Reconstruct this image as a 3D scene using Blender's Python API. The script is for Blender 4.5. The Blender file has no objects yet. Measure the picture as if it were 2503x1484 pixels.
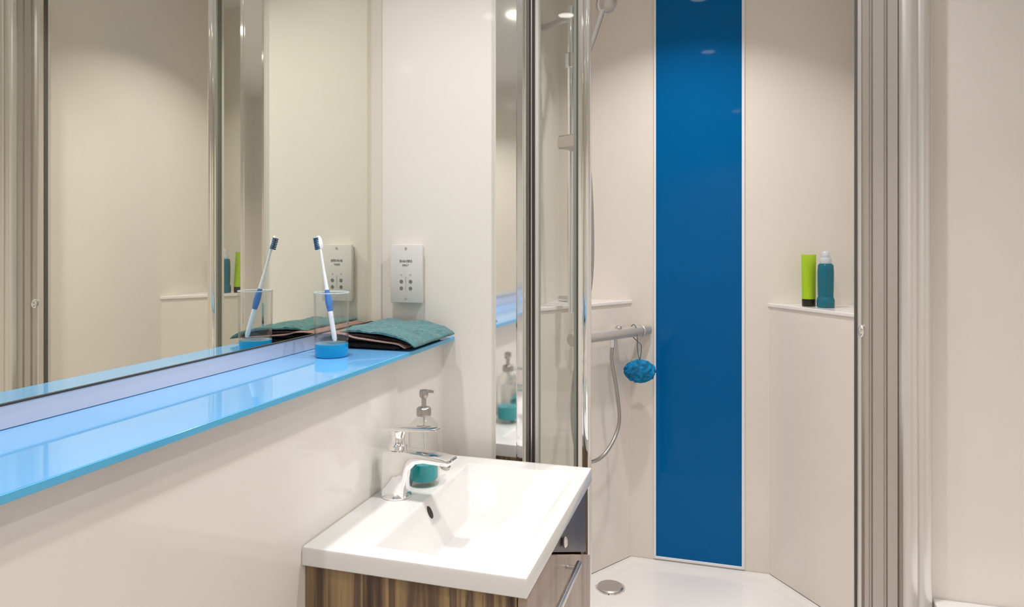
import bpy, bmesh, math, random
from mathutils import Vector, Matrix, noise
random.seed(7)
sc = bpy.context.scene
C = sc.collection
CZ = 1.36                      # eye height; heights below are written relative to it
# ------------------------------------------------------------------ camera
cam_d = bpy.data.cameras.new('camera'); cam = bpy.data.objects.new('camera', cam_d); C.objects.link(cam)
cam.location = (0, 0, CZ); cam.rotation_euler = (math.pi/2, 0, 0.2919)
cam_d.sensor_width = 36; cam_d.lens = 36*1720.66/2503; cam_d.shift_y = -(742-591.86)/2503
cam_d.clip_start = 0.02
sc.camera = cam
# ------------------------------------------------------------------ world, exposure
w = bpy.data.worlds.new('world'); sc.world = w; w.use_nodes = True
w.node_tree.nodes['Background'].inputs[0].default_value = (1, .97, .93, 1)
w.node_tree.nodes['Background'].inputs[1].default_value = 0.3
sc.view_settings.view_transform = 'Standard'; sc.view_settings.look = 'None'
sc.view_settings.gamma = 1; sc.view_settings.use_curve_mapping = False
sc.view_settings.exposure = 0.0
sc.cycles.use_denoising = True
sc.cycles.max_bounces = 14; sc.cycles.diffuse_bounces = 8; sc.cycles.glossy_bounces = 8
sc.cycles.transmission_bounces = 10; sc.cycles.transparent_max_bounces = 16
sc.cycles.sample_clamp_indirect = 6
LAMP_POWER = {'room': 5.3, 'mirror': 3.1, 'basin': 3.2, 'shower': 5.3, 'rear': 9.0}
LAMP_SPREAD = {'room': 115, 'mirror': 115, 'basin': 110, 'shower': 116, 'rear': 125}
LAMP_COL = (1.0, .955, .925)
# (x, y, power key, label)
LAMPS = [(-.08, 1.26, 'room', 'round recessed downlight in the ceiling in front of the shower opening'),
         (-.69, .18, 'mirror', 'round recessed downlight above the near end of the blue shelf'),
         (-.70, 1.15, 'basin', 'round recessed downlight above the basin and toothbrush tumbler'),
         (.55, .30, 'room', 'added fill light in the ceiling on the right of the room'),  # unseen lamp, added as fill on this side
         (-.10, 2.14, 'shower', 'added fill light above the shower tray'),  # unseen lamp, added to brighten the inside of the enclosure
         (.10, -.60, 'rear', 'added fill light at the rear of the room')]  # added out of view so the chrome has a bright room to reflect

# ------------------------------------------------------------------ helpers
def mat(name, col, rough=.5, metal=0, spec=.5, coat=0, trans=0, ior=1.45, bump=0, bscale=60, var=0, vscale=3, sheen=0):
    m = bpy.data.materials.new(name); m.use_nodes = True
    nt = m.node_tree; b = nt.nodes['Principled BSDF']
    b.inputs['Base Color'].default_value = (*col, 1); b.inputs['Roughness'].default_value = rough
    b.inputs['Metallic'].default_value = metal; b.inputs['Specular IOR Level'].default_value = spec
    b.inputs['Coat Weight'].default_value = coat; b.inputs['Coat Roughness'].default_value = .03
    b.inputs['Transmission Weight'].default_value = trans; b.inputs['IOR'].default_value = ior
    b.inputs['Sheen Weight'].default_value = sheen
    tc = nt.nodes.new('ShaderNodeTexCoord')
    if var:
        n = nt.nodes.new('ShaderNodeTexNoise'); n.inputs['Scale'].default_value = vscale; n.inputs['Detail'].default_value = 4
        nt.links.new(tc.outputs['Object'], n.inputs['Vector'])
        r = nt.nodes.new('ShaderNodeValToRGB')
        r.color_ramp.elements[0].position = .3; r.color_ramp.elements[1].position = .7
        r.color_ramp.elements[0].color = (*[c*(1-var) for c in col], 1)
        r.color_ramp.elements[1].color = (*[min(1, c*(1+var)) for c in col], 1)
        nt.links.new(n.outputs['Fac'], r.inputs['Fac']); nt.links.new(r.outputs['Color'], b.inputs['Base Color'])
    if bump:
        n = nt.nodes.new('ShaderNodeTexNoise'); n.inputs['Scale'].default_value = bscale; n.inputs['Detail'].default_value = 6
        nt.links.new(tc.outputs['Object'], n.inputs['Vector'])
        k = nt.nodes.new('ShaderNodeBump'); k.inputs['Strength'].default_value = bump; k.inputs['Distance'].default_value = .004
        nt.links.new(n.outputs['Fac'], k.inputs['Height']); nt.links.new(k.outputs['Normal'], b.inputs['Normal'])
    return m
def pane_mat(name, tint, gloss=.12):
    m = bpy.data.materials.new(name); m.use_nodes = True; nt = m.node_tree; nt.nodes.clear()
    o = nt.nodes.new('ShaderNodeOutputMaterial'); mx = nt.nodes.new('ShaderNodeMixShader')
    t = nt.nodes.new('ShaderNodeBsdfTransparent'); t.inputs[0].default_value = (*tint, 1)
    g = nt.nodes.new('ShaderNodeBsdfGlossy'); g.inputs['Roughness'].default_value = .02
    lw = nt.nodes.new('ShaderNodeLayerWeight'); lw.inputs['Blend'].default_value = .5
    pw = nt.nodes.new('ShaderNodeMath'); pw.operation = 'POWER'; pw.inputs[1].default_value = 4
    f = nt.nodes.new('ShaderNodeMath'); f.operation = 'MULTIPLY_ADD'; f.inputs[1].default_value = .9; f.inputs[2].default_value = .04
    nt.links.new(lw.outputs['Facing'], pw.inputs[0]); nt.links.new(pw.outputs[0], f.inputs[0])
    nt.links.new(f.outputs[0], mx.inputs[0]); nt.links.new(t.outputs[0], mx.inputs[1]); nt.links.new(g.outputs[0], mx.inputs[2])
    nt.links.new(mx.outputs[0], o.inputs[0])
    return m
def wood_mat(name, stops, axis):
    m = bpy.data.materials.new(name); m.use_nodes = True; nt = m.node_tree; b = nt.nodes['Principled BSDF']
    tc = nt.nodes.new('ShaderNodeTexCoord'); mp = nt.nodes.new('ShaderNodeMapping')
    mp.inputs['Scale'].default_value = axis
    n = nt.nodes.new('ShaderNodeTexNoise'); n.inputs['Scale'].default_value = 1; n.inputs['Detail'].default_value = 5
    n.inputs['Roughness'].default_value = .6; n.inputs['Distortion'].default_value = .4
    r = nt.nodes.new('ShaderNodeValToRGB')
    els = r.color_ramp.elements
    while len(els) < len(stops): els.new(.5)
    for e, (p, c) in zip(els, stops): e.position = p; e.color = (*c, 1)
    nt.links.new(tc.outputs['Object'], mp.inputs[0]); nt.links.new(mp.outputs[0], n.inputs['Vector'])
    nt.links.new(n.outputs['Fac'], r.inputs['Fac']); nt.links.new(r.outputs['Color'], b.inputs['Base Color'])
    b.inputs['Roughness'].default_value = .35
    return m
def emit_mat(name, col, s):
    m = bpy.data.materials.new(name); m.use_nodes = True; b = m.node_tree.nodes['Principled BSDF']
    b.inputs['Base Color'].default_value = (1, 1, 1, 1)
    b.inputs['Emission Color'].default_value = (*col, 1); b.inputs['Emission Strength'].default_value = s
    return m

def add_box(bm, x0, x1, y0, y1, z0, z1, bev=0, seg=2):
    t = bmesh.new()
    bmesh.ops.create_cube(t, size=1)
    for v in t.verts:
        v.co = Vector((x0+(v.co.x+.5)*(x1-x0), y0+(v.co.y+.5)*(y1-y0), z0+(v.co.z+.5)*(z1-z0)))
    if bev: bmesh.ops.bevel(t, geom=t.edges[:], offset=bev, segments=seg, profile=.5, affect='EDGES')
    merge(bm, t)
def merge(bm, t):
    me = bpy.data.meshes.new('tmp'); t.to_mesh(me); t.free(); bm.from_mesh(me); bpy.data.meshes.remove(me)
def box(*a, **k):
    bm = bmesh.new(); add_box(bm, *a, **k); return bm
def prism(pts, z0, z1, bev=0):
    """pts: xy outline, extruded from z0 to z1"""
    bm = bmesh.new()
    lo = [bm.verts.new((x, y, z0)) for x, y in pts]; hi = [bm.verts.new((x, y, z1)) for x, y in pts]
    bm.faces.new(lo[::-1]); bm.faces.new(hi)
    n = len(pts)
    for i in range(n): bm.faces.new((lo[i], lo[(i+1) % n], hi[(i+1) % n], hi[i]))
    bmesh.ops.recalc_face_normals(bm, faces=bm.faces)
    if bev: bmesh.ops.bevel(bm, geom=bm.edges[:], offset=bev, segments=2, profile=.5, affect='EDGES')
    return bm
def extrude_y(pts, y0, y1, bev=0, nseg=1):
    """pts: xz outline, extruded along y"""
    bm = bmesh.new(); rings = []
    for k in range(nseg+1):
        y = y0+(y1-y0)*k/nseg
        rings.append([bm.verts.new((x, y, z)) for x, z in pts])
    n = len(pts)
    bm.faces.new(rings[0]); bm.faces.new(rings[-1][::-1])
    for a, b in zip(rings, rings[1:]):
        for i in range(n): bm.faces.new((a[i], b[i], b[(i+1) % n], a[(i+1) % n]))
    bmesh.ops.recalc_face_normals(bm, faces=bm.faces)
    if bev:
        es = [e for e in bm.edges if len(e.link_faces) == 2 and e.calc_face_angle(0) > .6]
        bmesh.ops.bevel(bm, geom=es, offset=bev, segments=2, profile=.5, affect='EDGES')
    return bm
def lathe(prof, n=32, loc=(0, 0, 0), bm=None, M=None):
    bm = bm or bmesh.new(); loc = Vector(loc); rings = []
    T = (lambda v: loc + (M @ v if M else v))
    for r, z in prof:
        if r < 1e-6: rings.append([bm.verts.new(T(Vector((0, 0, z))))])
        else: rings.append([bm.verts.new(T(Vector((r*math.cos(2*math.pi*i/n), r*math.sin(2*math.pi*i/n), z)))) for i in range(n)])
    for a, b in zip(rings, rings[1:]):
        for i in range(n):
            j = (i+1) % n
            if len(a) == 1 and len(b) == 1: continue
            if len(a) == 1: bm.faces.new((a[0], b[j], b[i]))
            elif len(b) == 1: bm.faces.new((a[i], a[j], b[0]))
            else: bm.faces.new((a[i], a[j], b[j], b[i]))
    bmesh.ops.recalc_face_normals(bm, faces=bm.faces)
    return bm
def axis_M(d):
    return Vector((0, 0, 1)).rotation_difference(Vector(d).normalized()).to_matrix()
def cyl(p, q, r, n=24, bm=None, bev=.0015, r2=None):
    p, q = Vector(p), Vector(q); L = (q-p).length; r2 = r if r2 is None else r2
    return lathe([(0, 0), (r-bev, 0), (r, bev), (r2, L-bev), (r2-bev, L), (0, L)], n, p, bm, axis_M(q-p))
def spline(pts, n=10):
    P = [Vector(p) for p in pts]; P = [2*P[0]-P[1]]+P+[2*P[-1]-P[-2]]; out = []
    for i in range(1, len(P)-2):
        a, b, c, d = P[i-1:i+3]
        for k in range(n):
            t = k/n
            out.append(.5*((2*b)+(c-a)*t+(2*a-5*b+4*c-d)*t*t+(-a+3*b-3*c+d)*t**3))
    out.append(P[-2]); return out
def tube(pts, r, n=10, bm=None):
    """round tube through the given points; r a number or a function of 0..1"""
    bm = bm or bmesh.new(); rings = []; N = len(pts); up = None
    for i, p in enumerate(pts):
        d = (pts[min(i+1, N-1)]-pts[max(i-1, 0)]).normalized()
        if up is None: up = d.orthogonal().normalized()
        s = d.cross(up).normalized(); up = s.cross(d).normalized()
        rr = r(i/(N-1)) if callable(r) else r
        rings.append([bm.verts.new(p+rr*(math.cos(2*math.pi*k/n)*s+math.sin(2*math.pi*k/n)*up)) for k in range(n)])
    for a, b in zip(rings, rings[1:]):
        for i in range(n): bm.faces.new((a[i], a[(i+1) % n], b[(i+1) % n], b[i]))
    bm.faces.new(rings[0][::-1]); bm.faces.new(rings[-1])
    bmesh.ops.recalc_face_normals(bm, faces=bm.faces)
    return bm
def ellipsoid(c, r, M=None, nu=24, nv=14, bm=None):
    prof = [(math.sin(math.pi*k/nv), -math.cos(math.pi*k/nv)) for k in range(nv+1)]
    prof[0] = (0, -1); prof[-1] = (0, 1)
    S = Matrix.Diagonal(Vector(r)); S = M @ S if M else S
    return lathe(prof, nu, c, bm, S)
def link(name, bm, m, parent=None, smooth=None):
    me = bpy.data.meshes.new(name); bm.to_mesh(me); bm.free(); me.materials.append(m)
    o = bpy.data.objects.new(name, me); C.objects.link(o)
    if smooth is not None:
        me.polygons.foreach_set('use_smooth', [True]*len(me.polygons))
        me.set_sharp_from_angle(angle=math.radians(smooth))
    if parent:
        o.parent = parent
        if parent.type == 'EMPTY': o.matrix_parent_inverse = Matrix.Translation(-parent.location)
    return o
def thing(name, loc, label, cat, group=None):
    o = bpy.data.objects.new(name, None); o.empty_display_size = .05; C.objects.link(o); o.location = loc
    return tag(o, label, cat, group)
def tag(o, label, cat, group=None):
    o['label'] = label; o['category'] = cat
    if group: o['group'] = group
    return o
def struct(name, bm, m, label=None, smooth=None):
    o = link(name, bm, m, None, smooth); o['kind'] = 'structure'
    if label: o['label'] = label
    return o
def text_part(name, s, size, loc, rot, m, parent, depth=.0004):
    cu = bpy.data.curves.new(name, 'FONT'); cu.body = s; cu.size = size; cu.align_x = 'CENTER'; cu.align_y = 'CENTER'; cu.extrude = depth
    t = bpy.data.objects.new(name, cu); C.objects.link(t)
    bpy.context.view_layer.update()
    me = bpy.data.meshes.new_from_object(t.evaluated_get(bpy.context.evaluated_depsgraph_get()))
    bpy.data.objects.remove(t)
    me.transform(Matrix.Translation(loc) @ Matrix(rot).to_4x4())
    bm = bmesh.new(); bm.from_mesh(me); bpy.data.meshes.remove(me)
    return link(name, bm, m, parent)
def R(z): return CZ+z          # height relative to the eye -> world height

# ------------------------------------------------------------------ materials
M_wall = mat('gloss_cream_panel', (.82, .79, .745), .07, spec=.5)
M_showerwall = mat('gloss_cream_shower_panel', (.82, .775, .715), .10, spec=.45)
M_ceil = mat('white_ceiling', (.86, .85, .83), .8)
M_floor = mat('grey_vinyl_floor', (.55, .52, .49), .35, var=.10, vscale=9)
M_trim = mat('cream_plastic_trim', (.70, .66, .58), .3)
M_white = mat('white_ceramic', (.73, .73, .725), .08, spec=.5)
M_tray = mat('white_acrylic', (.87, .85, .84), .14)
M_whitepl = mat('white_plastic', (.72, .715, .705), .25)
M_mirror = mat('mirror_silver', (.86, .855, .76), .0, metal=1)
M_chrome = mat('polished_chrome', (.93, .93, .94), .06, metal=1)
M_satin = mat('satin_aluminium', (.72, .71, .69), .22, metal=1)
M_satinlight = mat('pale_satin_aluminium', (.86, .85, .84), .32, metal=1)
M_satindark = mat('grey_shaded_satin', (.62, .59, .565), .38, metal=1)  # satin aluminium darkened, with shade put into its grey
M_seal_gap = mat('dark_seal_and_shadow_gap', (.05, .045, .035), .5)  # serves the screen seals and the painted shadow gap below the mirror
M_greyseal = mat('grey_green_seal', (.22, .235, .21), .4)
M_satinbar = mat('satin_chrome_bar', (.62, .59, .55), .42, metal=.55)
M_greytrim = mat('grey_plastic_glazing_bar', (.56, .54, .52), .35)
M_jambseal = mat('dark_grey_magnet_seal', (.10, .095, .08), .4)
M_channel = mat('brushed_aluminium_channel', (.80, .77, .83), .42, metal=.5)
M_dark = mat('dark_hole', (.03, .028, .025), .6)
M_bluepanel = mat('gloss_blue_panel', (.0, .118, .36), .04, spec=.13)
M_edgewhite = mat('white_panel_edge', (.86, .86, .92), .3)
M_shelf = mat('pale_blue_glass', (.16, .44, .82), .03, spec=.5, coat=.2)
M_shelfedge = mat('cyan_glass_edge', (.10, .47, .80), .1)
M_pane = pane_mat('clear_screen_glass', (.90, .915, .895))
M_tumbler = pane_mat('clear_tumbler_glass', (.985, .99, .995))
M_tumblerbase = mat('blue_glass_base', (.01, .50, .86), .03, trans=.35, ior=1.45)
M_rimhighlight = mat('pale_rim_highlight', (.80, .84, .86), .08, trans=.4)  # paleness stands in for the highlight on the tumbler lip
M_dispglass = pane_mat('clear_dispenser_glass', (.93, .935, .92))
M_tealliq = mat('teal_liquid_soap', (.0, .36, .42), .08)
M_steel = mat('grey_steel_pump', (.45, .43, .40), .25, metal=.9)
M_brushwhite = mat('white_brush_plastic', (.88, .90, .93), .25)
M_brushblue = mat('blue_brush_grip', (.05, .20, .55), .3)
M_bristle = mat('blue_bristles', (.02, .09, .20), .7)
M_teal = mat('teal_terry', (.035, .20, .22), .95, bump=1, bscale=500, var=.45, vscale=120, sheen=.4)
M_brown = mat('dark_brown_terry', (.016, .010, .009), .95, bump=1, bscale=500, var=.3, vscale=90)
M_pink = mat('dusky_pink_terry', (.40, .24, .20), .95, bump=1, bscale=500, var=.2, vscale=90)
M_sponge = mat('blue_bath_puff', (.0, .20, .46), .8, bump=1, bscale=180, var=.5, vscale=70)
M_cord = mat('grey_blue_cord', (.10, .14, .17), .7)
M_hose = mat('chrome_hose', (.50, .49, .46), .25, metal=1)
M_green = mat('lime_green_tube', (.40, .62, .02), .3)
M_blackcap = mat('black_cap', (.015, .012, .008), .4)
M_tealbottle = mat('teal_bottle', (.005, .145, .22), .18)
M_clearcap = mat('pale_grey_cap', (.62, .66, .72), .2)
M_print = mat('grey_print', (.20, .20, .20), .6)
M_woodside = wood_mat('walnut_side', [(.34, (.045, .024, .016)), (.42, (.12, .070, .042)), (.47, (.25, .165, .085)), (.54, (.34, .235, .12)), (.585, (.10, .058, .034)), (.66, (.20, .135, .09))], (21, 21, .7))
M_woodfront_lit = wood_mat('walnut_front_lit', [(.3, (.24, .17, .13)), (.5, (.38, .29, .23)), (.7, (.46, .36, .29))], (16, 16, .9))  # paler copy of the walnut, light on the front put into its colour
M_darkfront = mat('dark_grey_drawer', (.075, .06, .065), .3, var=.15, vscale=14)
M_lampglass = emit_mat('lit_lamp_lens', (1, .95, .88), 12)

# ------------------------------------------------------------------ room shell
MX, WX, SX = -.856, -.668, -.637      # mirror face, boxed lower wall face, shelf front edge
YB, YS = 1.627, 2.63                  # plane of shower screen / nib wall, shower back wall
ZS = -.233                            # shelf top
SL, SR = -.60, .42                    # shower side walls
CE = 1.04                             # ceiling
RX, RY = 1.30, -1.20
struct('floor', box(-1.0, RX+.1, RY-.1, YS+.12, -.08, 0), M_floor)
struct('ceiling', box(-1.0, RX+.1, RY-.1, YS+.12, R(CE), R(CE)+.08), M_ceil)
struct('wall_left', box(-1.0, MX-.008, RY, YB+.07, 0, R(CE)), M_wall)
struct('wall_left_boxing', box(MX-.008, WX, RY, YB, 0, R(ZS)-.010), M_wall)
struct('wall_nib_left', box(MX-.008, -.53, YB, YB+.07, 0, R(CE)), M_wall)
struct('wall_shower_left', box(SL-.08, SL, YB+.07, YS, 0, R(CE)), M_showerwall)
struct('wall_shower_back', box(SL-.08, SR+.08, YS, YS+.08, 0, R(CE)), M_showerwall)
struct('wall_shower_right', box(SR, SR+.08, YB+.07, YS, 0, R(CE)), M_showerwall)
struct('wall_nib_right', box(.402, RX, YB, YB+.07, 0, R(CE)), M_wall)
struct('wall_right', box(RX, RX+.08, RY, YB+.07, 0, R(CE)), M_wall)
struct('wall_rear', box(-1.0, RX+.08, RY-.08, RY, 0, R(CE)), M_wall)
# diagonal boxed corners inside the shower, each carrying a small ledge
LA, LB = (-.33, YS), (SL, 2.20)
RA, RB = (.154, YS), (SR, 2.27)
ZL = -.215
struct('wall_shower_corner_left', prism([LA, (SL, YS), LB], R(-1.165), R(ZL)-.012), M_showerwall)
struct('wall_shower_corner_right', prism([RA, RB, (SR, YS)], R(-1.165), R(ZL)-.012), M_showerwall)
def ledge_pts(a, b, c, o):
    a, b = Vector(a), Vector(b); d = (b-a).normalized(); n = Vector((d.y, -d.x))
    if (Vector(c)-a).dot(n) > 0: n = -n
    return [tuple(a+n*o), tuple(b+n*o), b.to_tuple() if False else c]
o = struct('trim_1', prism([(LA[0]+.006, YS), (SL, YS), (SL, LB[1]-.009)], R(ZL)-.012, R(ZL), .002), M_tray)
o = struct('trim_2', prism([(RA[0]-.006, YS), (SR, RB[1]-.009), (SR, YS)], R(ZL)-.012, R(ZL), .002), M_tray)
# corner trim where mirror meets the nib wall
struct('trim_3', prism([(MX, YB), (MX+.022, YB), (MX+.020, YB-.004), (MX+.010, YB-.008), (MX+.002, YB-.016), (MX, YB-.018)], R(ZS)+.002, R(CE)), M_trim, smooth=40)
# low white boxed ledge below the right nib wall
lg = thing('boxed_ledge', (.8, YB-.12, 0), 'low white boxed ledge along the foot of the right wall', 'ledge')
link('front_panel', box(.412, RX-.001, YB-.23, YB-.005, 0, R(-.755)), M_tray, lg)
link('top_board', box(.408, RX-.001, YB-.245, YB-.002, R(-.755), R(-.727), .003), M_tray, lg)

# ------------------------------------------------------------------ downlights and added fill lights
for x, y, k, lab in LAMPS:
    t = thing('ceiling_downlight', (x, y, R(CE)), lab, 'downlight', 'recessed ceiling downlights')
    link('bezel', lathe([(.036, -.001), (.040, -.004), (.046, -.004), (.048, 0), (.036, 0), (.036, -.001)], 32, (x, y, R(CE))), M_chrome, t, 40)
    link('lens', lathe([(0, -.0012), (.0355, -.0012)], 32, (x, y, R(CE))), M_lampglass, t)
    ld = bpy.data.lights.new('downlight_beam', 'AREA'); ld.shape = 'DISK'; ld.size = .066
    ld.energy = LAMP_POWER[k]; ld.color = LAMP_COL; ld.spread = math.radians(LAMP_SPREAD[k])
    lo = bpy.data.objects.new('downlight_beam', ld); C.objects.link(lo); lo.parent = t; lo.location = (0, 0, -.006)

# ------------------------------------------------------------------ mirror and blue shelf
Y0M = -.35
mr = thing('wall_mirror', (MX, .6, R(ZS)), 'large frameless wall mirror standing above the pale blue shelf', 'mirror')
link('mirror_glass', box(MX-.006, MX, Y0M, YB-.002, R(ZS)+.0325, R(.98)), M_mirror, mr)
link('bottom_channel', box(MX-.006, MX+.0015, Y0M, YB-.002, R(ZS)+.001, R(ZS)+.0300), M_channel, mr)
link('shadow_gap_strip', box(MX-.006, MX+.003, Y0M, YB-.002, R(ZS)+.0300, R(ZS)+.0325), M_seal_gap, mr)  # dark strip standing in for the shadow gap above the channel
sh = thing('glass_shelf', (-.75, .6, R(ZS)-.01), 'long pale blue glass shelf running beneath the wall mirror', 'shelf')
link('shelf_top', box(MX-.004, SX-.002, RY+.01, YB-.001, R(ZS)-.0095, R(ZS)), M_shelf, sh)
link('front_edge', box(SX-.002, SX, RY+.01, YB-.001, R(ZS)-.0095, R(ZS), .0008, 1), M_shelfedge, sh)

# ------------------------------------------------------------------ shower tray
def inset(pts, d):
    n = len(pts); P = [Vector(p) for p in pts]; out = []
    for i in range(n):
        a, b, c = P[i-1], P[i], P[(i+1) % n]
        e1 = (b-a).normalized(); e2 = (c-b).normalized()
        n1 = Vector((-e1.y, e1.x)); n2 = Vector((-e2.y, e2.x))
        k = (n1+n2); k = k/ k.dot(n1)
        out.append((b.x+k.x*d, b.y+k.y*d))
    return out
TP = [(SL+.002, YB-.01), (SR-.002, YB-.01), (SR-.002, RB[1]), (RA[0], YS-.002), (LA[0], YS-.002), (SL+.002, LB[1])]
tr = thing('shower_tray', (0, 2.1, 0), 'white raised shower tray with cut corners and a round waste', 'shower tray')
bm = bmesh.new()
loops = []
for d, z in ((0, 0), (0, R(-1.166)), (.018, R(-1.164)), (.030, R(-1.168)), (.042, R(-1.182)), (.06, R(-1.184))):
    loops.append([bm.verts.new((x, y, z)) for x, y in inset(TP, d)])
for a, b in zip(loops, loops[1:]):
    for i in range(len(a)): bm.faces.new((a[i], a[(i+1) % len(a)], b[(i+1) % len(a)], b[i]))
bm.faces.new(loops[-1]); bm.faces.new(loops[0][::-1])
bmesh.ops.recalc_face_normals(bm, faces=bm.faces)
link('tray_body', bm, M_tray, tr, 50)
wc = (-.372, 2.405, R(-1.184))
dr = link('waste_cover', lathe([(.045, 0), (.045, .004), (.041, .008), (.02, .0095), (0, .010)], 36, wc), M_satindark, tr, 40)
link('waste_rim', lathe([(.046, 0), (.052, 0), (.051, .003), (.046, .003), (.046, 0)], 36, wc), M_chrome, dr, 40)

# ------------------------------------------------------------------ blue feature panel
bp = thing('blue_wall_panel', (-.0875, YS, R(-1.15)), 'tall glossy blue panel strip fixed on the shower back wall', 'wall panel')
link('panel', box(-.237, .062, YS-.006, YS-.0005, R(-1.150), R(CE)-.002), M_bluepanel, bp)
for a, b in ((-.245, -.237), (.062, .072)):
    link('edge_strip', box(a, b, YS-.008, YS-.0005, R(-1.153), R(CE)-.002, .001, 1), M_edgewhite, bp)
link('bottom_strip', box(-.245, .072, YS-.008, YS-.0005, R(-1.160), R(-1.1505), .001, 1), M_edgewhite, bp)

# ------------------------------------------------------------------ shower screen, hinge side on the left
ZB, ZT = -1.166, .86
def post(x0, x1, y0, y1, b=.003): return box(x0, x1, y0, y1, R(ZB), R(ZT), b)
s1 = thing('shower_screen', (-.41, YB, R(ZB)), 'narrow fixed glass shower screen in chrome framing beside the basin', 'shower screen')
YF = YB-.012
link('wall_channel', prism([(-.530, YB+.045), (-.530, YF+.004), (-.526, YF), (-.474, YF-.002), (-.472, YF+.002), (-.469, YF+.002), (-.467, YF-.001), (-.459, YF-.001), (-.456, YF+.003), (-.456, YB+.045)], R(ZB), R(ZT)), M_chrome, s1, 40)
YG = YB+.026
link('inner_stile', prism([(-.456, YB+.050), (-.456, YF+.020), (-.4555, YG+.002), (-.4545, YG), (-.4535, YG+.002), (-.4535, YB+.050)], R(ZB), R(ZT)), M_satinlight, s1, 40)
for a, b in ((-.4535, -.4490), (-.4460, -.4400)):
    link('rubber_seal', post(a, b, YG+.002, YB+.050, .001), M_seal_gap, s1)
link('seal_bead', post(-.4490, -.4460, YG, YB+.050, .001), M_satinlight, s1)
link('glazing_bar', prism([(-.4400, YB+.052), (-.4400, YG+.003), (-.4375, YG), (-.4310, YG+.002), (-.4310, YB+.052)], R(ZB), R(ZT)), M_greytrim, s1, 40)
link('glass_pane', box(-.431, -.343, YB+.040, YB+.046, R(ZB)+.002, R(ZT)-.002), M_pane, s1)
link('edge_seal', post(-.345, -.339, YB+.036, YB+.054, .001), M_greyseal, s1)
EP = [(-.334, .036), (-.334, .012), (-.330, .008), (-.326, .011), (-.321, .013), (-.317, .009), (-.308, .005), (-.301, .008), (-.299, .014), (-.301, .022), (-.308, .036)]
link('edge_post', prism([(x-.005, YB+y+.034) for x, y in EP], R(ZB), R(ZT)), M_chrome, s1, 50)
link('foot_rail', box(-.53, -.304, YB+.030, YB+.066, R(ZB), R(ZB)+.018, .002), M_satin, s1)
# strike side on the right
s2 = thing('shower_door_jamb', (.335, YB, R(ZB)), 'wide satin aluminium shower door jamb beside the right wall', 'door jamb')
link('magnet_seal', post(.2675, .2712, YF+.030, YF+.040, .001), M_jambseal, s2)
link('seal_lip', post(.2712, .278, YF+.012, YB+.040, .001), M_satinlight, s2)
link('strike_profile', prism([(.278, YB+.045), (.278, YF+.014), (.283, YF+.008), (.291, YF+.008), (.293, YF+.012), (.296, YF+.012), (.298, YF+.006), (.318, YF+.004), (.320, YF+.008), (.323, YF+.008), (.325, YF+.002), (.343, YF), (.345, YF+.006), (.345, YB+.045)], R(ZB), R(ZT)), M_satindark, s2, 30)
link('cover_profile', prism([(.345, YB+.045), (.345, YF-.010), (.350, YF-.016), (.372, YF-.019), (.377, YF-.015), (.381, YF-.018), (.396, YF-.017), (.403, YF-.012), (.406, YF-.002), (.406, YB-.001), (.40, YB+.045)], R(ZB), R(ZT)), M_satinlight, s2, 60)
kb = link('door_knob', ellipsoid((.276, YF+.002, R(-.186)), (.006, .010, .013)), M_chrome, s2, 60)
link('knob_stem', cyl((.276, YF+.004, R(-.178)), (.276, YF+.022, R(-.178)), .004, 12), M_chrome, kb, 40)

# ------------------------------------------------------------------ vanity unit and basin
BX0, BX1, BY0, BY1, BZ = WX+.001, -.2816, 1.014, 1.556, -.503
vu = thing('vanity_unit', (-.47, 1.28, 0), 'walnut effect vanity cabinet under the white basin', 'cabinet')
CX0, CX1, CY0, CY1, CT, CB = BX0, -.300, BY0+.010, BY1-.008, -.5355, -1.18
link('side_panel', box(CX0, CX1-.0005, CY0, CY0+.018, R(CB), R(CT), .001, 1), M_woodside, vu)
link('side_panel', box(CX0, CX1-.0005, CY1-.018, CY1, R(CB), R(CT), .001, 1), M_woodside, vu)
link('bottom_panel', box(CX0, CX1, CY0+.018, CY1-.018, R(CB), R(CB)+.018), M_woodside, vu)
link('back_panel', box(CX0, CX0+.010, CY0+.018, CY1-.018, R(CB)+.018, R(CT)), M_woodside, vu)
link('plinth', box(CX0+.02, CX1-.05, CY0+.03, CY1-.03, 0, R(CB)), M_darkfront, vu)
# front: a lower door, coloured paler for the light on it, whose top edge slopes away, a dark panel above it
FX0, FX1 = -.299, -.284
def yz_prism(pts, x0, x1, bev=0):
    bm = bmesh.new()
    a = [bm.verts.new((x0, y, z)) for y, z in pts]; b = [bm.verts.new((x1, y, z)) for y, z in pts]
    n = len(pts); bm.faces.new(a); bm.faces.new(b[::-1])
    for i in range(n): bm.faces.new((a[i], b[i], b[(i+1) % n], a[(i+1) % n]))
    bmesh.ops.recalc_face_normals(bm, faces=bm.faces)
    if bev: bmesh.ops.bevel(bm, geom=bm.edges[:], offset=bev, segments=1, profile=.5, affect='EDGES')
    return bm
def slope(y): return -.5615-(y-1.234)*(.145/.340)
dy0, dy1 = CY0+.001, CY1-.001
door = link('drawer_front', yz_prism([(dy0, R(-.86)), (dy1, R(-.86)), (dy1, R(slope(dy1))), (1.180, R(-.5385)), (dy0, R(-.5385))], FX0, FX1, .001), M_woodfront_lit, vu)
link('drawer_front', yz_prism([(dy0, R(CB)), (dy1, R(CB)), (dy1, R(-.864)), (dy0, R(-.864))], FX0, FX1, .001), M_woodfront_lit, vu)
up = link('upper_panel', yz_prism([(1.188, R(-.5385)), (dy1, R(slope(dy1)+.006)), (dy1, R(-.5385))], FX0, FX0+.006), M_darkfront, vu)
hb = bmesh.new()
add_box(hb, -.268, -.258, 1.06, 1.322, R(-.618), R(-.606), .003)
hd = link('bar_handle', hb, M_satin, door, 40)
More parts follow.
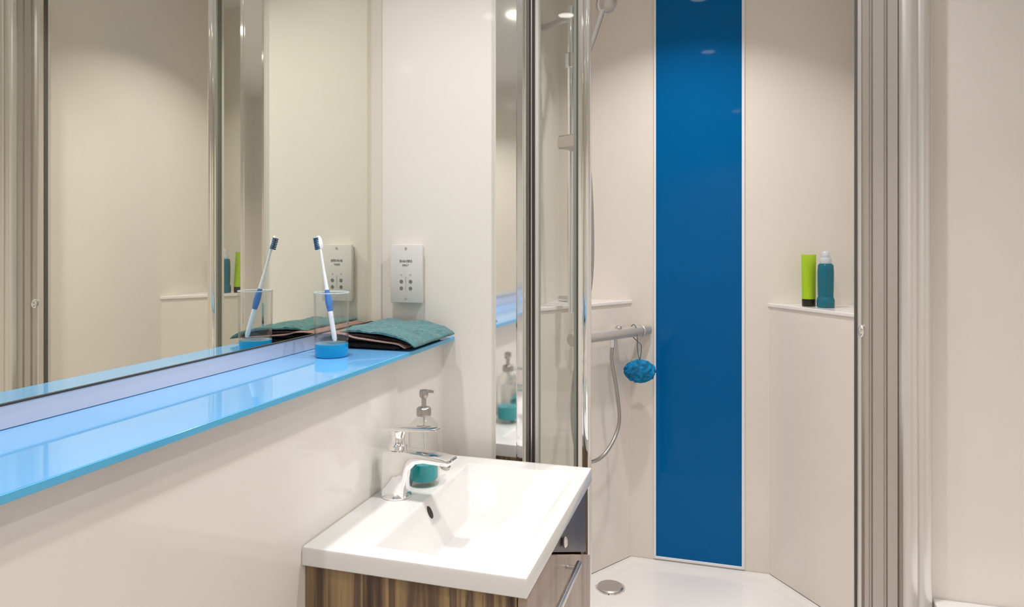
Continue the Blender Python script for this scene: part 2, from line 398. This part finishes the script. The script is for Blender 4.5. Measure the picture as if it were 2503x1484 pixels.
for y in (1.10, 1.30): link('handle_post', cyl((-.2845, y, R(-.612)), (-.262, y, R(-.612)), .004, 12), M_satin, hd if False else door, 40)
link('knob', ellipsoid((-.288, 1.305, R(-.568)), (.006, .007, .011)), M_chrome, vu, 60)
bs = thing('vanity_basin', (-.47, 1.28, R(BZ)), 'white rectangular ceramic basin set on the walnut vanity', 'basin')
def sstep(t): t = max(0, min(1, t)); return t*t*(3-2*t)
bx = [BX0, BX0+.003]+[BX0+.01+i*(.095/8) for i in range(9)]
IX0, IX1, IY0, IY1, DEP = -.556, -.306, 1.048, 1.502, .088
xs = sorted(set([round(v, 5) for v in [BX0+.002, BX0+.006]+[BX0+.02+i*.018 for i in range(5)]+[IX0-.006+i*.0022 for i in range(26)]+[IX0+.055+i*.0065 for i in range(30)]+[BX1-.016, BX1-.008, BX1-.0035, BX1-.001] if v < BX1]))
ys = sorted(set([round(v, 5) for v in [BY0+.001, BY0+.0035, BY0+.008, BY0+.02]+[IY0-.006+i*.003 for i in range(32)]+[IY0+.10+i*.010 for i in range(24)]+[IY1-.11+i*.0035 for i in range(34)]+[BY1-.03, BY1-.012, BY1-.004, BY1-.001]]))
def depth(x, y):
    if not (IX0 < x < IX1 and IY0 < y < IY1): return 0
    fx = min((x-IX0)/.042, 1.0 if x < -.46 else max(0, (IX1-x)/(IX1+.46)) )
    fy = min((IY1-y)/.105, (y-IY0)/.075, 1)
    k = .10
    h = max(k-abs(fx-fy), 0)/k; f = min(fx, fy)-h*h*k*.25
    f = max(f, 0)
    e = f if f > .08 else f*f/.16+.04*(f/.08) if False else f
    return DEP*(sstep(e) if e < .0 else (e-0.0) if e < .85 else .85+.15*math.sin(min(1, (e-.85)/.15)*math.pi/2)*.7)
bm = bmesh.new(); grid = []
for x in xs:
    row = []
    for y in ys:
        e = min(x-BX0+.01, BX1-x, y-BY0, BY1-y); z = BZ-depth(x, y)
        if e < .004: z -= .004-math.sqrt(max(0, .004**2-(.004-max(e, 0))**2))
        row.append(bm.verts.new((x, y, R(z))))
    grid.append(row)
for i in range(len(xs)-1):
    for j in range(len(ys)-1): bm.faces.new((grid[i][j], grid[i+1][j], grid[i+1][j+1], grid[i][j+1]))
ring = [grid[i][0] for i in range(len(xs))]+[grid[-1][j] for j in range(1, len(ys))]+[grid[i][-1] for i in range(len(xs)-2, -1, -1)]+[grid[0][j] for j in range(len(ys)-2, 0, -1)]
def outer(v, z, s):
    x = BX0 if v.co.x < BX0+.003 else BX1 if v.co.x > BX1-.002 else v.co.x
    y = BY0 if v.co.y < BY0+.002 else BY1 if v.co.y > BY1-.002 else v.co.y
    cx, cy = (BX0+BX1)/2, (BY0+BY1)/2
    return bm.verts.new((cx+(x-cx)*s, cy+(y-cy)*s, R(z)))
r1 = [outer(v, BZ-.004, 1) for v in ring]; r2 = [outer(v, BZ-.030, 1) for v in ring]; r3 = [outer(v, BZ-.032, .992) for v in ring]; r4 = [outer(v, BZ-.0315, .93) for v in ring]
for a, b in ((ring, r1), (r1, r2), (r2, r3), (r3, r4)):
    for i in range(len(a)): bm.faces.new((a[i], b[i], b[(i+1) % len(a)], a[(i+1) % len(a)]))
bmesh.ops.recalc_face_normals(bm, faces=bm.faces)
link('basin_body', bm, M_white, bs, 35)
of = Vector((IX0+.0105, 1.262, R(-.5245)))
nrm = Vector((.9, 0, .43)).normalized()
link('overflow', lathe([(0, .0015), (.0095, .0015), (.010, 0)], 20, of, None, axis_M(nrm) @ Matrix.Diagonal(Vector((1.25, .75, 1)))), M_dark, bs, 40)
link('waste_plug', lathe([(.030, 0), (.030, .003), (.026, .006), (0, .008)], 28, (-.478, 1.185, R(BZ-DEP+.001))), M_chrome, bs, 40)

# ------------------------------------------------------------------ tap
TY, TZ = 1.272, BZ
tp = thing('mixer_tap', (-.622, TY, R(TZ)), 'chrome single lever mixer tap on the back of the basin', 'tap')
def arc(cx, cz, r, a0, a1, n=8):
    return [(cx+r*math.cos(math.radians(a0+(a1-a0)*k/n)), cz+r*math.sin(math.radians(a0+(a1-a0)*k/n))) for k in range(n+1)]
z0 = R(TZ)+.001
prof = [(-.645, z0), (-.644, z0+.086)]+[(-.640, z0+.0925), (-.600, z0+.0925), (-.56, z0+.0905), (-.520, z0+.086), (-.502, z0+.083), (-.498, z0+.079), (-.507, z0+.070)]+[(-.528, z0+.072), (-.555, z0+.0735), (-.572, z0+.070), (-.585, z0+.058), (-.592, z0+.040), (-.596, z0+.018), (-.597, z0)]
bodyo = link('tap_body', extrude_y(prof, TY-.021, TY+.021, .0035), M_chrome, tp, 40)
link('base_ring', lathe([(.030, 0), (.030, .003), (.027, .006), (0, .006)], 32, (-.621, TY, R(TZ)+.0005)), M_chrome, bodyo, 40)
link('aerator', cyl((-.516, TY, z0+.0705), (-.519, TY, z0+.062), .010, 20), M_steel, bodyo, 40)
lv = link('lever_stem', lathe([(.019, 0), (.019, .008), (.0145, .013), (.0135, .026), (.017, .034), (.017, .038), (0, .038)], 28, (-.619, TY, z0+.0925)), M_chrome, tp, 40)
link('lever', extrude_y([(-.642, z0+.1290), (-.640, z0+.1350), (-.60, z0+.1380), (-.545, z0+.1400), (-.531, z0+.1395), (-.530, z0+.1365), (-.56, z0+.1345), (-.60, z0+.1300)], TY-.015, TY+.015, .002), M_chrome, lv, 40)

# ------------------------------------------------------------------ soap dispenser
DX, DY = -.598, 1.352
sd = thing('soap_dispenser', (DX, DY, R(BZ)), 'clear pump soap dispenser with teal liquid behind the tap', 'soap dispenser')
b0 = R(BZ)+.001
bo = link('bottle', lathe([(0, 0), (.029, 0), (.0315, .003), (.032, .012), (.032, .105), (.029, .122), (.018, .134), (.0135, .138), (.0135, .146)], 36, (DX, DY, b0)), M_dispglass, sd, 40)
link('liquid', lathe([(0, .010), (.0275, .010), (.0295, .013), (.0295, .044), (0, .044)], 36, (DX, DY, b0)), M_tealliq, bo, 40)
pc = link('pump_collar', lathe([(.0150, .141), (.0155, .143), (.0155, .155), (.013, .158), (.005, .160), (.005, .178), (0, .178)], 28, (DX, DY, b0)), M_steel, sd, 40)
link('pump_head', lathe([(0, .178), (.007, .178), (.0095, .182), (.0095, .190), (.0085, .194), (0, .195)], 24, (DX, DY, b0)), M_steel, pc, 40)
link('nozzle', tube(spline([(DX, DY, b0+.187), (DX+.003, DY+.016, b0+.188), (DX+.006, DY+.032, b0+.184)], 5), .0035, 8), M_steel, pc, 40)
link('dip_tube', cyl((DX+.004, DY, b0+.012), (DX, DY, b0+.142), .002, 8, bev=.0004), M_whitepl, sd, 40)

# ------------------------------------------------------------------ tumbler and toothbrush
GX, GY, gz = -.765, 1.268, R(ZS)+.0008
tm = thing('toothbrush_tumbler', (GX, GY, R(ZS)), 'clear glass tumbler with a thick blue base on the blue shelf', 'tumbler')
link('glass_wall', lathe([(.0335, .0265), (.0345, .060), (.0355, .128), (.0350, .130), (.0338, .128), (.0328, .060), (.0315, .0275), (0, .0265)], 40, (GX, GY, gz)), M_tumbler, tm, 50)
link('glass_base', lathe([(0, 0), (.031, 0), (.0332, .003), (.0335, .026), (0, .026)], 40, (GX, GY, gz)), M_tumblerbase, tm, 40)
link('rim_highlight', lathe([(.0338, .1285), (.0342, .1302), (.0352, .1306), (.0360, .1298), (.0358, .1285)], 40, (GX, GY, gz)), M_rimhighlight, tm, 60)  # pale ring that paints the bright highlight along the tumbler lip
tb = thing('toothbrush', (GX+.016, GY, gz+.03), 'white and blue toothbrush leaning in the tumbler on the shelf', 'toothbrush')
p0 = Vector((GX+.014, GY-.010, gz+.032)); p1 = Vector((-.8025, GY+.012, R(.008)))
ax = (p1-p0); L = ax.length
P = lambda t: p0+ax*t
link('handle', tube([P(t) for t in (0, .03, .1, .2, .3, .42, .55, .7, .82, .9)], lambda t: .0032 if t < .02 else .0050 if t < .55 else .0050-.0022*min(1, (t-.55)/.25), 12), M_brushwhite, tb, 60)
link('grip', tube([P(.27+.22*k/8) for k in range(9)], lambda t: .0045+.0026*math.sin(math.pi*t), 12), M_brushblue, tb, 60)
hdv = ax.normalized(); side = Vector((-.92, -.35, 0)); side = (side-hdv*side.dot(hdv)).normalized(); nn = hdv.cross(side)
MH = Matrix((side, nn, hdv)).transposed()
hdo = link('head', ellipsoid(P(.95), (.0068, .0042, .0165), MH, 16, 10), M_brushwhite, tb, 60)
bm = bmesh.new()
for i in range(-3, 4):
    for j in (-1, 0, 1):
        a = P(.95)+hdv*i*.0036+side*0+Vector(nn)*j*.0030
        cyl(a-side*.0+Vector((0, 0, 0)), a+side*.0105, .0015, 6, bm, .0002)
br = link('bristles', bm, M_bristle, hdo); br['kind'] = 'stuff'

# ------------------------------------------------------------------ folded towel
tz = R(ZS)
tw = thing('folded_towel', (-.73, 1.49, tz), 'folded teal and dark brown towel at the far end of the blue shelf', 'towel')
def sheet(name, line, th, y0, y1, m, amp=.0025, seed=0, ny=26, yskew=0):
    """a soft thick layer: centre line in x-z, extruded along y"""
    pts = spline([(x, 0, z) for x, z in line], 8); n = len(pts); bm = bmesh.new(); top = []; bot = []
    for k in range(ny+1):
        v = k/ny; y = y0+(y1-y0)*v; ra = []; rb = []
        for i, p in enumerate(pts):
            d = (pts[min(i+1, n-1)]-pts[max(i-1, 0)]).normalized(); nm = Vector((-d.z, 0, d.x))
            e = min(1, min(i, n-1-i)/3+.35)*min(1, min(k, ny-k)/2.5+.45)
            q = Vector((p.x, y+yskew*(p.x+.75), p.z))
            ns = amp*noise.noise(Vector((p.x*22+seed, y*22, seed)))+amp*.5*noise.noise(Vector((p.x*70, y*70, seed)))
            ra.append(bm.verts.new(q+nm*(th*.5*e+ns))); rb.append(bm.verts.new(q-nm*(th*.5*e)+nm*ns*.3))
        top.append(ra); bot.append(rb)
    for k in range(ny):
        for i in range(n-1):
            bm.faces.new((top[k][i], top[k][i+1], top[k+1][i+1], top[k+1][i])); bm.faces.new((bot[k][i], bot[k+1][i], bot[k+1][i+1], bot[k][i+1]))
        bm.faces.new((top[k][0], top[k+1][0], bot[k+1][0], bot[k][0])); bm.faces.new((top[k][-1], bot[k][-1], bot[k+1][-1], top[k+1][-1]))
    for i in range(n-1):
        bm.faces.new((top[0][i], bot[0][i], bot[0][i+1], top[0][i+1])); bm.faces.new((top[-1][i], top[-1][i+1], bot[-1][i+1], bot[-1][i]))
    bmesh.ops.recalc_face_normals(bm, faces=bm.faces)
    return link(name, bm, m, tw, 70)
sheet('lower_fold', [(-.845, tz+0.0079), (-.78, tz+0.0079), (-.71, tz+0.0073), (-.665, tz+0.0053)], 0.0133, 1.372, 1.60, M_brown, .0012, 1)
sheet('middle_fold', [(-.845, tz+0.0198), (-.79, tz+0.0198), (-.73, tz+0.0172), (-.68, tz+0.0125), (-.655, tz+0.0079)], 0.0091, 1.378, 1.60, M_brown, .0015, 2)
sheet('pink_border', [(-.848, tz+0.0304), (-.80, tz+0.0317), (-.765, tz+0.0238), (-.71, tz+0.0188), (-.668, tz+0.0149), (-.648, tz+0.0066)], 0.0038, 1.366, 1.60, M_pink, .0010, 3)
sheet('inner_fold', [(-.80, tz+0.0290), (-.76, tz+0.0284), (-.71, tz+0.0251), (-.665, tz+0.0205), (-.640, tz+0.0119)], 0.0084, 1.374, 1.60, M_brown, .0012, 5)
sheet('outer_fold', [(-.815, tz+0.0360), (-.78, tz+0.0370), (-.74, tz+0.0370), (-.70, tz+0.0343), (-.660, tz+0.0277), (-.634, tz+0.0191), (-.6235, tz+0.0109)], 0.0084, 1.376, 1.605, M_teal, .0050, 4, yskew=-.10)

# ------------------------------------------------------------------ shaver socket
so = thing('shaver_socket', (-.76, YB, R(-.079)), 'white shaver socket on the nib wall beside the mirror', 'socket')
sx0 = MX+.0545; sx1 = sx0+.086; st_, sb_ = -.0056, -.1516; yf = YB-.022
link('back_box', box(sx0+.004, sx1-.004, yf+.008, YB-.0005, R(sb_)+.004, R(st_)-.004, .002), M_whitepl, so)
pl = link('face_plate', box(sx0, sx1, yf, yf+.009, R(sb_), R(st_), .002), M_whitepl, so, 40)
scx = (sx0+sx1)/2
for z in (-.0155, -.1405):
    link('screw', lathe([(0, .0012), (.0030, .0010), (.0036, 0)], 16, (scx, yf, R(z)), None, axis_M((0, -1, 0))), M_satin, pl)
for dx in (-.0125, .0125):
    for z in (-.0985, -.1155):
        link('socket_hole', lathe([(0, .0006), (.0044, .0006), (.0048, 0)], 18, (scx+dx, yf, R(z)), None, axis_M((0, -1, 0))), M_print, pl)
    link('voltage_slot', box(scx+dx-.002, scx+dx+.002, yf-.0005, yf+.001, R(-.0835), R(-.0795)), M_satin, pl)
link('divider', box(scx-.0009, scx+.0009, yf-.0006, yf+.001, R(-.119), R(-.086)), M_satin, pl)
rot = [[1, 0, 0], [0, 0, -1], [0, 1, 0]]
text_part('lettering', 'SHAVERS', .0085, (scx+.000, yf-.0004, R(-.0475)), rot, M_print, pl)
text_part('lettering', 'ONLY', .0065, (scx-.001, yf-.0004, R(-.0575)), rot, M_print, pl)

# ------------------------------------------------------------------ shower valve on the left diagonal
dA = Vector((LA[0], LA[1], 0)); dB = Vector((LB[0], LB[1], 0)); dd = (dA-dB).normalized(); dn = Vector((dd.y, -dd.x, 0))
def D(s, off, z): return dA-dd*s+dn*off+Vector((0, 0, R(z)))
BZV = -.323
sv = thing('bar_shower_valve', D(.17, .055, BZV), 'chrome bar shower valve on the boxed corner left of the blue panel', 'shower valve')
link('bar', cyl(D(.325, .055, BZV), D(.015, .055, BZV), .019, 28), M_satinbar, sv, 40)
for a, b in ((.375, .327), (.013, -.030)):
    link('control_knob', cyl(D(a, .055, BZV), D(b, .055, BZV), .022, 24, bev=.003), M_satinbar, sv, 40)
for s in (.245, .095):
    link('wall_union', cyl(D(s, .0005, BZV), D(s, .040, BZV), .014, 20), M_chrome, sv, 40)
link('temperature_stop', ellipsoid(D(.135, .055, BZV+.022), (.012, .012, .007)), M_satin, sv, 60)
link('hose_outlet', cyl(D(.170, .055, BZV-.016), D(.170, .055, BZV-.045), .010, 18), M_chrome, sv, 40)

# ------------------------------------------------------------------ riser rail with hand shower
RS = .372
rr = thing('riser_rail', D(RS, .045, -.20), 'slim chrome riser rail above the bar valve with a slider', 'shower rail')
link('rail', cyl(D(RS, .050, -.235), D(RS, .050, .78), .0105, 20), M_chrome, rr, 40)
for z in (-.19, .74):
    link('wall_bracket', cyl(D(RS, -.16 if z > 0 else .001, z), D(RS, .050, z), .011, 16), M_satin, rr, 40)
sl = link('slider', cyl(D(RS, .050, .575), D(RS, .050, .625), .019, 20, bev=.003), M_satin, rr, 40)
link('slider_cradle', cyl(D(RS, .050, .605), D(RS-.02, .082, .612), .012, 16), M_satindark, sl, 40)
dish = link('soap_dish', box(-.03, .03, -.03, .03, 0, .012, .004), M_satindark, rr, 40)
for v in dish.data.vertices:
    q = D(RS+.012-v.co.x*1.25, .075+v.co.y*1.3, .305)+Vector((0, 0, v.co.z*3.6)); v.co = q
hs = thing('hand_shower', D(RS-.03, .09, .62), 'chrome hand shower with round head at the top of the rail', 'hand shower')
h0 = D(RS-.02, .085, .565); h1 = D(RS-.085, .115, .775)
link('handle', tube([h0.lerp(h1, t) for t in (0, .05, .3, .6, .85, 1)], lambda t: .010 if t < .5 else .011, 16), M_chrome, hs, 50)
hdir = Vector((.55, -.62, -.45)).normalized()
hh = link('spray_head', lathe([(0, -.014), (.020, -.013), (.035, -.004), (.039, .004), (.038, .010), (.034, .012), (0, .012)], 32, h1+Vector((.012, 0, .02)), None, axis_M(hdir)), M_satindark, hs, 40)
link('spray_plate', lathe([(0, .0135), (.030, .0135), (.032, .012)], 32, h1+Vector((.012, 0, .02)), None, axis_M(hdir)), M_steel, hh, 40)
# flexible hose from valve outlet up to the hand shower
hp = [D(.170, .055, BZV-.0455), D(.172, .057, -.42), D(.152, .065, -.54), D(.158, .075, -.64), D(.225, .08, -.715), D(.300, .08, -.735), D(.362, .08, -.70), D(.392, .08, -.60), D(.388, .08, -.46), D(.355, .085, -.30), D(.315, .09, -.12), D(.312, .09, .10), D(.335, .09, .35), h0+Vector((0, 0, -.01)), h0]
ho = tag(link('shower_hose', tube(spline(hp, 10), .0065, 10), M_hose, None, 60), 'flexible grey shower hose looping down below the bar valve', 'hose')

# ------------------------------------------------------------------ bath puff
bpz = -.463
pc_ = D(.045, .078, bpz)
pf = thing('bath_puff', pc_, 'round blue mesh bath puff hanging by a cord from the shower valve', 'bath puff')
vd = Vector((-pc_.x, -pc_.y, 0)).normalized(); sdv = Vector((vd.y, -vd.x, 0))
bm = bmesh.new()
MP = Matrix((sdv, vd, Vector((0, 0, 1)))).transposed()
nu, nv = 64, 34
prof_r = []
rings = []
for k in range(nv+1):
    a = math.pi*k/nv; row = []
    for i in range(nu):
        b = 2*math.pi*i/nu
        u = Vector((math.sin(a)*math.cos(b), math.sin(a)*math.sin(b), -math.cos(a)))
        f = 1+.07*math.sin(9*b+3*math.sin(5*a))*math.sin(a)+.10*noise.noise(u*5)+.05*noise.noise(u*13)
        row.append(bm.verts.new(pc_+MP @ Vector((u.x*.054*f, u.y*.036*f, u.z*.0405*f))))
    rings.append(row)
for a, b in zip(rings, rings[1:]):
    for i in range(nu): bm.faces.new((a[i], a[(i+1) % nu], b[(i+1) % nu], b[i]))
bmesh.ops.remove_doubles(bm, verts=bm.verts, dist=1e-6); bmesh.ops.recalc_face_normals(bm, faces=bm.faces)
link('mesh_puff', bm, M_sponge, pf, 70)
ct = D(.045, .055, BZV)
loop = [pc_+Vector((0, 0, .036)), pc_+sdv*.007+Vector((0, 0, .07)), ct+dn*.024+sdv*.010-Vector((0, 0, .012)), ct+dn*.016+sdv*.009+Vector((0, 0, .020)), ct-dn*.010+Vector((0, 0, .0225)), ct-dn*.0235-Vector((0, 0, .004)), ct-dn*.006-sdv*.004-Vector((0, 0, .026)), ct+dn*.020-sdv*.006-Vector((0, 0, .045)), pc_-sdv*.005+Vector((0, 0, .07)), pc_+Vector((0, 0, .036))]
link('hanging_cord', tube(spline(loop, 8), .0016, 6), M_cord, pf, 60)

# ------------------------------------------------------------------ toiletries on the right ledge
lz = R(ZL)+.0006
gxp = (.274, 2.550)
gt = thing('green_tube', (*gxp, R(ZL)), 'lime green squeeze tube standing on its black cap on the ledge', 'tube')
bm = bmesh.new(); rings = []
for k in range(11):
    t = k/10; rx = .0235+.002*t; ry = .0205*(1-t)**.6+.0018; z = lz+.024+t*.148
    rings.append([bm.verts.new((gxp[0]+rx*math.cos(2*math.pi*i/28)*.93-ry*math.sin(2*math.pi*i/28)*.2, gxp[1]+rx*math.cos(2*math.pi*i/28)*.3+ry*math.sin(2*math.pi*i/28), z)) for i in range(28)])
for a, b in zip(rings, rings[1:]):
    for i in range(28): bm.faces.new((a[i], a[(i+1) % 28], b[(i+1) % 28], b[i]))
bm.faces.new(rings[0][::-1]); bm.faces.new(rings[-1]); bmesh.ops.recalc_face_normals(bm, faces=bm.faces)
link('tube_body', bm, M_green, gt, 50)
link('cap', lathe([(0, 0), (.0205, 0), (.0215, .0015), (.0215, .0235), (0, .024)], 28, (*gxp, lz)), M_blackcap, gt, 40)
txp = (.322, 2.515)
tbt = thing('teal_bottle', (*txp, R(ZL)), 'teal shower gel bottle with a pale cap on the ledge', 'bottle')
link('bottle_body', lathe([(0, 0), (.026, 0), (.0275, .003), (.0275, .026), (.0255, .030), (.0235, .036), (.0240, .090), (.0250, .120), (.0240, .137), (.0205, .143), (0, .144)], 36, (*txp, lz)), M_tealbottle, tbt, 40)
cp = link('cap', lathe([(.0175, .1435), (.0180, .146), (.0180, .160), (.0165, .163), (0, .163)], 32, (*txp, lz)), M_clearcap, tbt, 40)
link('flip_spout', lathe([(.0125, .163), (.013, .166), (.0115, .180), (.008, .184), (0, .184)], 24, (*txp, lz)), M_clearcap, cp, 40)
link('label', lathe([(.0241, .040), (.0246, .062), (.0251, .100), (.0252, .118)], 36, (*txp, lz)), M_tealbottle, tbt, 60)
